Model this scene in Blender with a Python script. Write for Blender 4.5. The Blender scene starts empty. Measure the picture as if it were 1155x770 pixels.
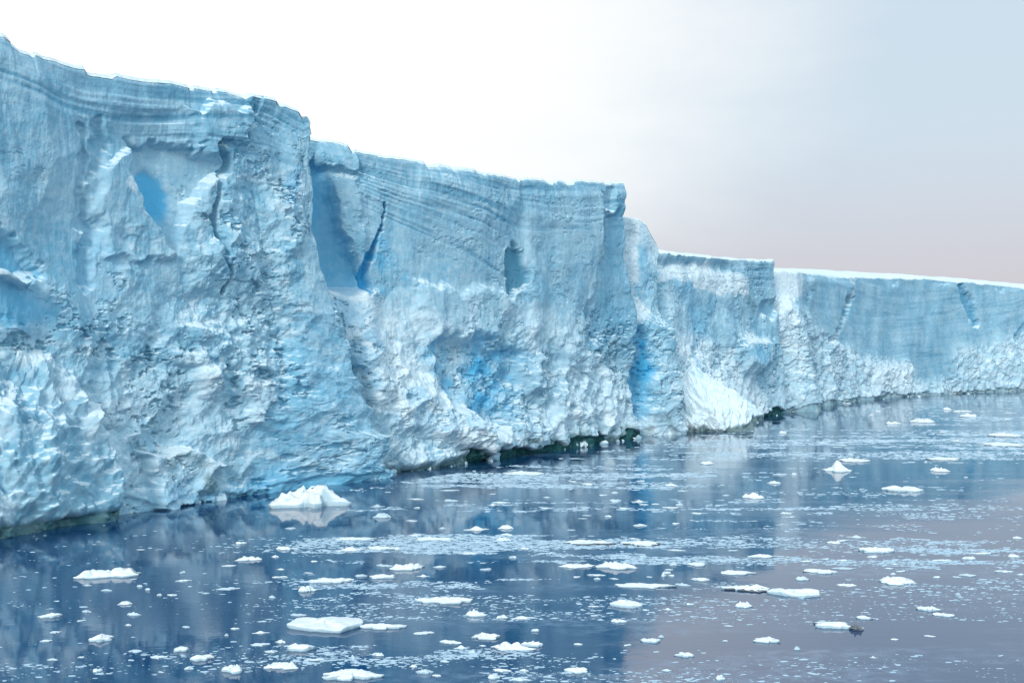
import bpy, math, random
import numpy as np
from mathutils import Vector

random.seed(7)
C = bpy.context.scene.collection
EYE = 15.0            # eye height above the water, metres
F, CX, HZ = 1270.0, 577.5, 396.0   # survey numbers used to lay out the plan of the cliff

# ------------------------------------------------------------------ noise
def hsh(ix, iy, seed):
    a = ix.astype(np.int64) * 374761393 + iy.astype(np.int64) * 668265263 + int(seed) * 982451653 + 1013904223
    a = a & 0xFFFFFFFF
    a = ((a ^ (a >> 13)) * 1274126177) & 0xFFFFFFFF
    a = ((a ^ (a >> 15)) * 2246822519) & 0xFFFFFFFF
    a = a ^ (a >> 16)
    return (a.astype(np.float64) / 4294967296.0)

def vnoise(x, y, seed=0):
    ix = np.floor(x); iy = np.floor(y)
    fx = x - ix; fy = y - iy
    fx = fx * fx * fx * (fx * (fx * 6 - 15) + 10); fy = fy * fy * fy * (fy * (fy * 6 - 15) + 10)
    a = hsh(ix, iy, seed); b = hsh(ix + 1, iy, seed); c = hsh(ix, iy + 1, seed); d = hsh(ix + 1, iy + 1, seed)
    return ((a + (b - a) * fx) * (1 - fy) + (c + (d - c) * fx) * fy) * 2 - 1

def fbm(x, y, seed=0, octv=4, gain=0.5):
    t = np.zeros(np.broadcast(x, y).shape); a = 1.0; s = 0.0; f = 1.0
    for k in range(octv):
        t += a * vnoise(x * f + 17.3 * k, y * f - 9.1 * k, seed + k * 31)
        s += a; a *= gain; f *= 2.03
    return t / s * 1.4

def worley(x, y, seed=0):
    ix = np.floor(x); iy = np.floor(y)
    f1 = np.full(x.shape, 9.0); f2 = np.full(x.shape, 9.0)
    bx = np.zeros(x.shape); by = np.zeros(x.shape); cx = np.zeros(x.shape); cy = np.zeros(x.shape)
    for i in (-1, 0, 1):
        for j in (-1, 0, 1):
            gx = ix + i; gy = iy + j
            px = gx + hsh(gx, gy, seed); py = gy + hsh(gx, gy, seed + 77)
            dx = x - px; dy = y - py
            d = np.sqrt(dx * dx + dy * dy)
            m = d < f1
            f2 = np.where(m, f1, np.minimum(f2, d))
            f1 = np.where(m, d, f1)
            bx = np.where(m, dx, bx); by = np.where(m, dy, by)
            cx = np.where(m, gx, cx); cy = np.where(m, gy, cy)
    return f1, f2, bx, by, cx, cy

def facets(x, y, sx, sy, seed, tilt=1.0, warp=0.25):
    u = x / sx; v = y / sy
    wx = fbm(u * 1.7, v * 1.7, seed + 5, 3) * warp; wy = fbm(u * 1.7 + 40, v * 1.7, seed + 6, 3) * warp
    f1, f2, bx, by, cx, cy = worley(u + wx, v + wy, seed)
    o = hsh(cx, cy, seed + 1) - 0.5
    g1 = hsh(cx, cy, seed + 2) - 0.5; g2 = hsh(cx, cy, seed + 3) - 0.5
    return o + tilt * (g1 * bx + g2 * by) * 2

def chisel(x, y, sx, sy, seed, tilt=0.9, k=0.9, warp=0.12):
    """Continuous split faces meeting in sharp creases (lower envelope of tilted planes)."""
    u = x / sx; v = y / sy
    u = u + fbm(u * 1.3, v * 1.3, seed + 5, 3) * warp; v = v + fbm(u * 1.3 + 40, v * 1.3, seed + 6, 3) * warp
    ix = np.floor(u); iy = np.floor(v); best = np.full(u.shape, 9.0)
    for i in (-1, 0, 1):
        for j in (-1, 0, 1):
            gx = ix + i; gy = iy + j
            dx = u - gx - hsh(gx, gy, seed); dy = v - gy - hsh(gx, gy, seed + 77)
            h = (hsh(gx, gy, seed + 1) - 0.5) * 0.9 + tilt * ((hsh(gx, gy, seed + 2) - 0.5) * dx + (hsh(gx, gy, seed + 3) - 0.5) * dy) * 2 + k * (dx * dx + dy * dy)
            best = np.minimum(best, h)
    return best

def lumps(x, y, s, seed, sy=None):
    u = x / s; v = y / (sy or s)
    w = fbm(u * 1.3, v * 1.3, seed + 5, 2) * 0.3
    f1, f2, bx, by, cx, cy = worley(u + w, v + w * 0.7, seed)
    h = 0.35 + 0.65 * hsh(cx, cy, seed + 1)
    return h * np.clip(1 - f1 * f1 * 1.6, -0.4, 1)

def blur(a, n):
    for ax in (0, 1):
        for _ in range(2):
            k = np.zeros_like(a); p = np.pad(a, [(n, n) if i == ax else (0, 0) for i in (0, 1)], mode='edge')
            for j in range(2 * n + 1):
                k += p[j:j + a.shape[0], :] if ax == 0 else p[:, j:j + a.shape[1]]
            a = k / (2 * n + 1)
    return a

def sstep(a, b, x):
    t = np.clip((x - a) / (b - a), 0, 1)
    return t * t * (3 - 2 * t)

def interp(x, tab):
    t = np.array(tab, float)
    return np.interp(x, t[:, 0], t[:, 1])

# ------------------------------------------------------------------ materials
def nodes_of(m):
    m.use_nodes = True
    nt = m.node_tree; nt.nodes.clear()
    return nt, nt.nodes, nt.links

def mix_rgb(nt, fac, a, b):
    n = nt.nodes.new('ShaderNodeMix'); n.data_type = 'RGBA'
    for i, v in ((0, fac), (6, a), (7, b)):
        if isinstance(v, bpy.types.NodeSocket): nt.links.new(v, n.inputs[i])
        elif i == 0: n.inputs[0].default_value = v
        else: n.inputs[i].default_value = (*v, 1)
    return n.outputs[2]

def math_n(nt, op, a, b=0.0, clamp=False):
    n = nt.nodes.new('ShaderNodeMath'); n.operation = op; n.use_clamp = clamp
    for i, v in enumerate((a, b)):
        if isinstance(v, bpy.types.NodeSocket): nt.links.new(v, n.inputs[i])
        else: n.inputs[i].default_value = v
    return n.outputs[0]

def noise_n(nt, vec, scale, detail=4, rough=0.55):
    n = nt.nodes.new('ShaderNodeTexNoise'); n.inputs['Scale'].default_value = scale
    n.inputs['Detail'].default_value = detail; n.inputs['Roughness'].default_value = rough
    nt.links.new(vec, n.inputs['Vector'])
    return n.outputs['Fac']

def ramp_n(nt, fac, stops):
    n = nt.nodes.new('ShaderNodeMapRange'); n.interpolation_type = 'SMOOTHSTEP'
    nt.links.new(fac, n.inputs[0])
    n.inputs[1].default_value = stops[0]; n.inputs[2].default_value = stops[1]
    n.inputs[3].default_value = stops[2]; n.inputs[4].default_value = stops[3]
    return n.outputs[0]

def map_n(nt, vec, scale):
    n = nt.nodes.new('ShaderNodeMapping'); n.inputs['Scale'].default_value = scale
    nt.links.new(vec, n.inputs['Vector'])
    return n.outputs[0]

ICE1, ICE2 = (0.245, 0.50, 0.635), (0.40, 0.62, 0.725)
SNOW = (0.79, 0.89, 0.92)

def ice_wall_material():
    m = bpy.data.materials.new('glacier_ice'); nt, N, L = nodes_of(m)
    out = N.new('ShaderNodeOutputMaterial'); b = N.new('ShaderNodeBsdfPrincipled'); L.new(b.outputs[0], out.inputs[0])
    geo = N.new('ShaderNodeNewGeometry'); tc = N.new('ShaderNodeTexCoord'); vec = tc.outputs['Object']
    at = N.new('ShaderNodeAttribute'); at.attribute_name = 'zone'
    sp = N.new('ShaderNodeSeparateColor'); L.new(at.outputs['Color'], sp.inputs[0])
    snow, blue, dark, lay = sp.outputs[0], sp.outputs[1], sp.outputs[2], at.outputs['Alpha']
    n1 = noise_n(nt, vec, 0.16, 5, 0.6); n2 = noise_n(nt, vec, 1.3, 5, 0.65); n3 = noise_n(nt, vec, 5.0, 3, 0.6)
    col = mix_rgb(nt, ramp_n(nt, n1, (0.35, 0.65, 0, 1)), ICE1, ICE2)
    col = mix_rgb(nt, ramp_n(nt, n2, (0.42, 0.75, 0, 0.55)), col, (0.64, 0.76, 0.83))      # frosted grains
    col = mix_rgb(nt, ramp_n(nt, n2, (0.22, 0.46, 0.5, 0)), col, (0.20, 0.43, 0.60))       # clearer, denser ice
    col = mix_rgb(nt, math_n(nt, 'MULTIPLY', lay, 0.85, True), col, (0.125, 0.335, 0.475))     # compressed layers, plus shade painted in pits, recesses and tower side
    col = mix_rgb(nt, blue, col, (0.08, 0.48, 0.76))                                      # bubble-free blue ice
    # snow lies where the zone says so, and on everything flat enough to hold it
    sep = N.new('ShaderNodeSeparateXYZ'); L.new(geo.outputs['Normal'], sep.inputs[0])
    up = math_n(nt, 'ADD', sep.outputs[2], math_n(nt, 'MULTIPLY', math_n(nt, 'SUBTRACT', n2, 0.5), 0.7))
    hold = ramp_n(nt, up, (0.48, 0.82, 0, 0.95))
    sn = math_n(nt, 'MULTIPLY', snow, ramp_n(nt, n2, (0.30, 0.60, 0.55, 1.1)), True)
    sn = math_n(nt, 'MAXIMUM', sn, math_n(nt, 'MULTIPLY', hold, math_n(nt, 'SUBTRACT', 1.0, blue)), True)
    col = mix_rgb(nt, sn, col, SNOW)
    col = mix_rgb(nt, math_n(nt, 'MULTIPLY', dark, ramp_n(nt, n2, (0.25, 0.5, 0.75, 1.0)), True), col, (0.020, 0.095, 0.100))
    L.new(col, b.inputs['Base Color'])
    b.inputs['Roughness'].default_value = 0.75; b.inputs['Specular IOR Level'].default_value = 0.12
    bp = N.new('ShaderNodeBump'); bp.inputs['Strength'].default_value = 0.5; bp.inputs['Distance'].default_value = 0.25
    hgt = math_n(nt, 'ADD', n2, math_n(nt, 'MULTIPLY', n3, 0.35))
    L.new(hgt, bp.inputs['Height']); L.new(bp.outputs[0], b.inputs['Normal'])
    return m

def snow_material(name, tint, side, vary=False):
    m = bpy.data.materials.new(name); nt, N, L = nodes_of(m)
    out = N.new('ShaderNodeOutputMaterial'); b = N.new('ShaderNodeBsdfPrincipled'); L.new(b.outputs[0], out.inputs[0])
    geo = N.new('ShaderNodeNewGeometry'); tc = N.new('ShaderNodeTexCoord'); vec = geo.outputs['Position']
    n1 = noise_n(nt, vec, 0.9, 4); n2 = noise_n(nt, vec, 4.5, 4)
    sep = N.new('ShaderNodeSeparateXYZ'); L.new(geo.outputs['Normal'], sep.inputs[0])
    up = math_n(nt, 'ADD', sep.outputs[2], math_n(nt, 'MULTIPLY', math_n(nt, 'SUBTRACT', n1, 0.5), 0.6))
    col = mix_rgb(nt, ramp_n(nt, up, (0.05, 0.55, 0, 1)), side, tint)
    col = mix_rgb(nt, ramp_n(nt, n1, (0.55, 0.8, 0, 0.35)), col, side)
    oi = N.new('ShaderNodeObjectInfo')
    if vary: col = mix_rgb(nt, ramp_n(nt, oi.outputs['Random'], (0.35, 1.0, 0, 0.7)), col, (0.42, 0.58, 0.68))
    L.new(col, b.inputs['Base Color'])
    b.inputs['Roughness'].default_value = 0.6; b.inputs['Specular IOR Level'].default_value = 0.25
    bp = N.new('ShaderNodeBump'); bp.inputs['Strength'].default_value = 0.5; bp.inputs['Distance'].default_value = 0.12
    L.new(n2, bp.inputs['Height']); L.new(bp.outputs[0], b.inputs['Normal'])
    return m

def water_material():
    m = bpy.data.materials.new('sea_water'); nt, N, L = nodes_of(m)
    out = N.new('ShaderNodeOutputMaterial'); b = N.new('ShaderNodeBsdfPrincipled'); L.new(b.outputs[0], out.inputs[0])
    geo = N.new('ShaderNodeNewGeometry'); vec = geo.outputs['Position']
    # calm slicks and wind-ruffled lanes
    lane = noise_n(nt, map_n(nt, vec, (0.020, 0.055, 1)), 1.0, 4, 0.6)
    ruff = ramp_n(nt, lane, (0.42, 0.62, 0.0, 1.0))
    r1 = noise_n(nt, map_n(nt, vec, (0.9, 1.6, 1)), 1.0, 3, 0.6)
    r2 = noise_n(nt, map_n(nt, vec, (0.07, 0.12, 1)), 1.0, 2, 0.5)
    h = math_n(nt, 'ADD', math_n(nt, 'MULTIPLY', r1, math_n(nt, 'ADD', math_n(nt, 'MULTIPLY', ruff, 0.009), 0.0025)), math_n(nt, 'MULTIPLY', r2, 0.02))
    bp = N.new('ShaderNodeBump'); bp.inputs['Strength'].default_value = 1.0; bp.inputs['Distance'].default_value = 1.0
    L.new(h, bp.inputs['Height']); L.new(bp.outputs[0], b.inputs['Normal'])
    b.inputs['Base Color'].default_value = (0.004, 0.046, 0.135, 1)
    b.inputs['IOR'].default_value = 1.75
    # thin film of grease ice gathered in the lanes
    g1 = noise_n(nt, map_n(nt, vec, (0.035, 0.15, 1)), 1.0, 5, 0.6); g2 = noise_n(nt, map_n(nt, vec, (0.9, 1.3, 1)), 1.0, 5, 0.7)
    film = math_n(nt, 'MULTIPLY', ramp_n(nt, g1, (0.48, 0.62, 0, 1)), ramp_n(nt, g2, (0.42, 0.62, 0.03, 0.45)), True)
    sx = N.new('ShaderNodeSeparateXYZ'); L.new(vec, sx.inputs[0])
    side = math_n(nt, 'ADD', sx.outputs[0], math_n(nt, 'MULTIPLY', sx.outputs[1], 0.17))
    film = math_n(nt, 'MULTIPLY', film, ramp_n(nt, side, (-6.0, 8.0, 0.05, 1.0)))
    L.new(mix_rgb(nt, film, (0.004, 0.048, 0.135), (0.22, 0.32, 0.44)), b.inputs['Base Color'])
    L.new(math_n(nt, 'ADD', math_n(nt, 'ADD', math_n(nt, 'MULTIPLY', ruff, 0.08), 0.03), math_n(nt, 'MULTIPLY', film, 0.25)), b.inputs['Roughness'])
    return m

M_ICE = ice_wall_material()
M_SNOW = snow_material('wind_packed_snow', SNOW, (0.66, 0.78, 0.86))
M_FLOE = snow_material('floe_ice', (0.86, 0.90, 0.90), (0.42, 0.60, 0.68), True)
M_BERG = snow_material('berg_ice', (0.86, 0.90, 0.90), (0.52, 0.68, 0.75))
M_BRASH = snow_material('brash_ice', (0.54, 0.69, 0.78), (0.34, 0.52, 0.64))
M_WATER = water_material()

# ------------------------------------------------------------------ mesh helpers
def grid_mesh(name, pos, mat, zone=None, parent=None, flip=False, wrap=False):
    nv, nu = pos.shape[:2]
    idx = np.arange(nv * nu).reshape(nv, nu)
    if wrap: idx = np.concatenate([idx, idx[:, :1]], 1)
    a, b, c, d = idx[:-1, :-1], idx[:-1, 1:], idx[1:, 1:], idx[1:, :-1]
    q = np.stack([a, d, c, b] if flip else [a, b, c, d], -1).reshape(-1, 4)
    return raw_mesh(name, pos.reshape(-1, 3), q, mat, None if zone is None else zone.reshape(-1, 4), parent)

def raw_mesh(name, v, q, mat, zone=None, parent=None, smooth=True):
    me = bpy.data.meshes.new(name)
    me.vertices.add(len(v)); me.vertices.foreach_set('co', np.ascontiguousarray(v, np.float32).ravel())
    nf, k = q.shape
    me.loops.add(nf * k); me.loops.foreach_set('vertex_index', np.ascontiguousarray(q, np.int32).ravel())
    me.polygons.add(nf); me.polygons.foreach_set('loop_start', np.arange(0, nf * k, k, dtype=np.int32))
    me.polygons.foreach_set('use_smooth', np.full(nf, smooth))
    me.update(calc_edges=True)
    if zone is not None:
        at = me.attributes.new('zone', 'FLOAT_COLOR', 'POINT')
        at.data.foreach_set('color', np.ascontiguousarray(zone, np.float32).ravel())
    me.materials.append(mat)
    o = bpy.data.objects.new(name, me); C.objects.link(o)
    if parent is not None: o.parent = parent
    return o

def tag(o, label=None, cat=None, group=None, kind=None):
    if label: o['label'] = label
    if cat: o['category'] = cat
    if group: o['group'] = group
    if kind: o['kind'] = kind
    return o

def plan(px, Y):
    return np.stack([(np.asarray(px, float) - CX) / F * Y, np.asarray(Y, float)], -1)

# ------------------------------------------------------------------ ice cliff
class Face:
    """One block of the cliff: a plan line walked left to right, its rim heights, and the zones on it."""
    def __init__(s, ctrl, step_m, rim, inland, end_len, lean, seed, shear=None):
        ctrl = np.array(ctrl, float)                       # (bearing, distance)
        s.seed = seed; s.lean = lean; s.shear = shear; s.nick = 0.35 if seed >= 3 else 0.8
        xs = []
        x = ctrl[0, 0]
        while x < ctrl[-1, 0]:
            xs.append(x)
            x += (step_m if -8 < x < 1165 else step_m * 7)
        xs.append(ctrl[-1, 0]); xs = np.array(xs)
        inv = np.interp(xs, ctrl[:, 0], 1 / ctrl[:, 1])
        front = plan(xs, 1 / inv)
        s.inland = np.array(inland, float) / np.linalg.norm(inland)
        k = np.linspace(0, 1, 60)[1:] ** 1.6 * end_len
        end = front[-1] + k[:, None] * s.inland
        P = np.concatenate([front, end])
        a0 = np.concatenate([[0], np.cumsum(np.linalg.norm(np.diff(P, axis=0), axis=1))]); ac = a0[len(front) - 1]
        am = np.union1d(a0, np.arange(ac - 2.5, ac + 2.5, 0.05)); nf = int(np.searchsorted(am, ac)) + 1
        xs = np.interp(am[:nf], a0[:len(front)], xs)
        P = np.stack([np.interp(am, a0, P[:, i]) for i in range(2)], 1); front, end = P[:nf], P[nf:]
        s.ac = ac; s.tan = (front[-1] - front[-60]) / np.linalg.norm(front[-1] - front[-60])
        seg = np.linalg.norm(np.diff(P, axis=0), axis=1); arc = np.concatenate([[0], np.cumsum(seg)])
        # round the plan: smooth over about a metre
        def smooth(Q, rad):
            u = np.arange(arc[0], arc[-1], 0.1)
            R = np.stack([np.interp(u, arc, Q[:, i]) for i in range(2)], 1)
            n = max(1, int(rad / 0.1)); ker = np.hanning(2 * n + 3)[1:-1]; ker /= ker.sum()
            pad = np.concatenate([R[:1] + (R[:1] - R[1:2]) * np.arange(n, 0, -1)[:, None], R, R[-1:] + (R[-1:] - R[-2:-1]) * np.arange(1, n + 1)[:, None]])
            R = np.stack([np.convolve(pad[:, i], ker, 'valid') for i in range(2)], 1)[:len(u)]
            return np.stack([np.interp(arc, u, R[:, i]) for i in range(2)], 1)
        s.P = smooth(P, 1.2)
        Q = smooth(P, 3.0)
        T = np.gradient(Q, axis=0) / np.maximum(1e-6, np.gradient(arc))[:, None]
        T /= np.linalg.norm(T, axis=1)[:, None]
        s.N = np.stack([T[:, 1], -T[:, 0]], 1)
        s.arc = arc; s.nfront = len(front)
        s.px = CX + F * s.P[:, 0] / s.P[:, 1]
        xr = np.concatenate([xs, np.full(len(end), xs[-1])])
        top = interp(xr, rim)
        yr = np.concatenate([front[:, 1], np.full(len(end), front[-1, 1])])
        s.ztop = EYE + (HZ - top) * yr / F

    def build(s, nv, features, parent, label, cap_rise, cap_scale=6.0, flare=2.5):
        t = np.linspace(0, 1, nv)[:, None]
        zt = s.ztop[None, :] + 0.22 * fbm(s.arc[None, :] * 0.22, s.arc[None, :] * 0, s.seed + 3, 5, 0.6)
        nk = fbm(s.arc[None, :] * 0.16 + 9, s.arc[None, :] * 0, s.seed + 4, 4, 0.65); zt = zt - s.nick * 0.55 * sstep(0.30, 0.42, nk) - s.nick * 0.35 * sstep(0.05, 0.12, vnoise(s.arc[None, :] * 0.7, s.arc[None, :] * 0, s.seed + 6) - 0.55)
        u5 = np.arange(0, s.arc[-1] + 4, 0.5); zs = np.interp(u5, s.arc, s.ztop); zs = np.convolve(np.pad(zs, 8, mode='edge'), np.ones(17) / 17, 'valid')
        zlev = np.interp(s.arc, u5, zs)[None, :]
        z = -1.5 + t * (zt + 1.5)
        S = np.broadcast_to(s.arc[None, :], z.shape) + 300.0 * s.seed
        off = flare * (1 - t) ** 2.2 - s.lean * t
        X = s.P[None, :, 0] + s.N[None, :, 0] * off
        Y = s.P[None, :, 1] + s.N[None, :, 1] * off
        if s.shear:
            sh, hz_, wd = s.shear
            m_ = sh * np.clip(1 - z / hz_, 0, 1) ** 1.15 * sstep(s.ac - wd, s.ac, s.arc)[None, :]
            m_ = m_ * (1 + 0.30 * fbm(z * 0.22, z * 0 + 3.0, s.seed + 110, 4, 0.6) + 0.10 * fbm(S * 0.3, z * 0.5, s.seed + 111, 3))
            X = X + s.tan[0] * m_; Y = Y + s.tan[1] * m_
        px = CX + F * X / Y; py = HZ - F * (z - EYE) / Y
        w = (zt - z)
        k = F / Y                                                    # px per metre
        wx = px + k * 0.9 * fbm(S * 0.35, z * 0.35, s.seed + 11, 4); wy = py + k * 0.9 * fbm(S * 0.35 + 50, z * 0.35, s.seed + 12, 4)
        fx = type('FX', (), {})()
        fx.px, fx.py, fx.wx, fx.wy, fx.S, fx.z, fx.w, fx.t, fx.k = px, py, wx, wy, S, z, w, np.broadcast_to(t, z.shape), k
        fx.d = np.zeros(z.shape); fx.snow = np.zeros(z.shape); fx.blue = np.zeros(z.shape)
        fx.dark = np.zeros(z.shape); fx.rough = np.zeros(z.shape) + 0.4; fx.lay = np.zeros(z.shape)
        fx.strat = np.zeros(z.shape); fx.flat = np.zeros(z.shape); fx.wz = zlev - z; fx.wl = fx.wz + 0.8 * fbm(S * 0.06, z * 0.1, s.seed + 20, 3)
        fx.notch = np.ones(z.shape); fx.rk = 0.95; fx.run = 1.0
        features(fx)
        r = np.clip(fx.rough, 0, 1.2) * fx.rk; fl = 1 - np.clip(fx.flat, 0, 1)
        d = fx.d.copy()
        d += fl * (1.3 * chisel(S, z, 8.5, 11.0, s.seed + 30) * (0.55 + 0.45 * r) - 1.3 * chisel(S + 0.3 * z, z, 5.0, 6.0, s.seed + 40) * (0.35 + 0.65 * r))
        tex = 0.25 + 0.75 * sstep(-0.25, 0.35, fbm(S * 0.10, z * 0.10, s.seed + 102, 3))
        d += r * fl * (0.75 * chisel(S - 0.4 * z, z, 2.6, 2.4, s.seed + 50) - 0.30 * tex * chisel(S, z, 1.2, 1.0, s.seed + 60) + 0.35 * lumps(S, z, 2.6, s.seed + 61, 2.0) + 0.30 * fbm(S * 0.55, z * 0.55, s.seed + 71, 5, 0.6))
        d += (0.06 + 0.75 * fl) * fx.run * 0.14 * fbm(S * 0.8, z * 0.22, s.seed + 80, 5, 0.6)                    # melt runnels
        d += 0.9 * fbm(S * 0.07, z * 0.05, s.seed + 85, 3)
        # snow layers weather into ledges
        L1 = vnoise(fx.wl * 1.25, S * 0.035, s.seed + 90); L2 = vnoise(fx.wl * 2.9, S * 0.06, s.seed + 91)
        lay = 0.6 * L1 + 0.5 * L2
        L3 = vnoise(fx.wl * 4.5, S * 0.08, s.seed + 92)
        mottle_pit_shade = sstep(0.25, 0.75, fbm(S * 0.30, z * 0.42, s.seed + 93, 5, 0.65)) * r * 0.7 + 0.6 * np.clip(r * 1.2, 0, 1) * sstep(0.16, 0.45, fbm(S * 0.9, z * 1.4, s.seed + 94, 4, 0.6)) * sstep(0.0, 0.5, fbm(S * 0.16, z * 0.16, s.seed + 96, 3) + 0.3)  # random dark mottling, plus shade painted into the pits
        pit = np.clip(r * 1.3, 0, 1) * sstep(0.20, 0.42, fbm(S * 0.9, z * 1.4, s.seed + 94, 4, 0.6)) * sstep(0.0, 0.5, fbm(S * 0.16, z * 0.16, s.seed + 96, 3) + 0.3)
        d -= 0.45 * pit
        alpha = np.clip(fx.strat * (sstep(0.08, 0.45, -lay) + 0.4 * sstep(0.2, 0.6, L3)) * (0.55 + 0.45 * sstep(-0.2, 0.3, fbm(S * 0.12, z * 0.25, s.seed + 88, 3))) + fx.lay + mottle_pit_shade, 0, 1)
        fx.snow += r * 0.5 * sstep(0.15, 0.6, fbm(S * 0.45 + 31, z * 0.6, s.seed + 101, 5, 0.65))
        fx.snow = fx.snow * (1 - np.clip(fx.blue, 0, 0.8)) * (1 - 0.6 * np.clip(fx.lay, 0, 1))
        # wave-cut notch at the waterline
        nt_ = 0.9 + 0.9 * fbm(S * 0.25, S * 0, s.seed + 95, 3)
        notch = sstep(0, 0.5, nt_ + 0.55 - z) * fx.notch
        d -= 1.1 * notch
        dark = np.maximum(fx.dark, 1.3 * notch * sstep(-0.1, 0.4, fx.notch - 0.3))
        d += fx.strat * 0.22 * np.clip(lay * 1.6, -0.8, 0.8) * (0.6 + 0.6 * fbm(S * 0.15, z * 0.3, s.seed + 89, 3))
        d += r * fl * tex * (0.14 * chisel(S, z, 0.62, 0.5, s.seed + 99) + 0.10 * fbm(S * 2.6, z * 2.6, s.seed + 100, 3))
        rimf = sstep(0.0, 2.5, w)
        d = d * (0.22 + 0.78 * rimf) - 0.3 * (1 - sstep(0, 0.8, w)) ** 2
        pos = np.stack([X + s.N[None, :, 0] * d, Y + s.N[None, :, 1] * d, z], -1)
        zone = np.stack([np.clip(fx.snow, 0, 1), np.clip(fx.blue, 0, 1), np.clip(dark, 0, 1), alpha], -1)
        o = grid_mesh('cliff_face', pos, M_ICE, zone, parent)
        if label: o['label'] = label
        # snow cap running inland from the rim
        n = s.nfront; rimp = pos[-1, 5:n:2]
        js = np.concatenate([[-0.25, 0.05], np.linspace(0, 1, 26)[1:] ** 2 * 70])
        kk = np.maximum(js, 0)[:, None]
        cr = interp(s.px[5:n:2], cap_rise)[None, :]
        zz = rimp[None, :, 2] + cr * (1 - np.exp(-kk / cap_scale)) + 0.004 * kk + (np.where(js < 0, -0.30, 0.06))[:, None]
        a2 = s.arc[None, 5:n:2] + 300 * s.seed
        zz = zz + 0.25 * fbm(a2 * 0.22, kk * 0.2, s.seed + 97, 4) * sstep(0, 3, kk) + 0.10 * fbm(a2 * 0.7, kk * 0.5, s.seed + 98, 3) * sstep(-0.2, 0.3, js)[:, None]
        cp = np.stack([rimp[None, :, 0] + s.inland[0] * js[:, None], rimp[None, :, 1] + s.inland[1] * js[:, None], zz], -1)
        grid_mesh('snow_cap', cp, M_SNOW, None, o)
        return o

def ell(fx, cx, cy, rx, ry, rot=0.0, soft=0.35, raw=False):
    X, Y = (fx.px, fx.py) if raw else (fx.wx, fx.wy)
    a = math.radians(rot); dx = X - cx; dy = Y - cy
    u = (dx * math.cos(a) + dy * math.sin(a)) / rx; v = (-dx * math.sin(a) + dy * math.cos(a)) / ry
    return 1 - sstep(1 - soft, 1 + soft, np.sqrt(u * u + v * v))

def line(fx, pts, wid, soft=0.5, taper=None):
    best = np.full(fx.px.shape, 1e9)
    for i in range(len(pts) - 1):
        (x0, y0), (x1, y1) = pts[i], pts[i + 1]
        dx, dy = x1 - x0, y1 - y0; q = dx * dx + dy * dy
        t = np.clip(((fx.wx - x0) * dx + (fx.wy - y0) * dy) / q, 0, 1)
        d = np.hypot(fx.wx - x0 - t * dx, fx.wy - y0 - t * dy)
        wi = wid if taper is None else wid * (taper[i] + (taper[i + 1] - taper[i]) * t)
        best = np.minimum(best, d / wi)
    return 1 - sstep(1 - soft, 1 + soft, best)

def poly(fx, pts, soft=4.0):
    """1 inside, 0 outside, blending over 2*soft."""
    X, Y = fx.wx, fx.wy
    ins = np.zeros(X.shape, bool); dist = np.full(X.shape, 1e9)
    n = len(pts)
    for i in range(n):
        (x0, y0), (x1, y1) = pts[i], pts[(i + 1) % n]
        if y0 != y1:
            c = ((y0 > Y) != (y1 > Y)) & (X < (x1 - x0) * (Y - y0) / (y1 - y0) + x0)
            ins ^= c
        dx, dy = x1 - x0, y1 - y0; q = dx * dx + dy * dy + 1e-9
        t = np.clip(((X - x0) * dx + (Y - y0) * dy) / q, 0, 1)
        dist = np.minimum(dist, np.hypot(X - x0 - t * dx, Y - y0 - t * dy))
    sd = np.where(ins, dist, -dist)
    return sstep(-soft, soft, sd)

cliff = bpy.data.objects.new('ice_cliff', None); C.objects.link(cliff)
cliff.location = (0, 0, 0)
tag(cliff, 'towering pale blue ice shelf cliff with layered rim, rising straight from the dark sea', 'ice cliff')

# ---- near block
RIM_A = [(-400, -12), (-120, 12), (0, 33), (14, 36), (30, 50), (60, 62), (110, 75), (160, 86), (200, 91), (260, 99), (285, 107), (293, 103), (330, 110), (346, 118), (354, 132), (362, 134)]
BASE_A = [(-320, 640), (0, 597), (60, 588), (120, 579), (190, 568), (240, 561), (320, 551), (364, 546)]
faceA = Face([(x, F * EYE / (y - HZ)) for x, y in BASE_A], 0.62, RIM_A, (-0.9, 0.44), 22, 1.2, 1, shear=(11.0, 24.0, 13.0))

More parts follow.
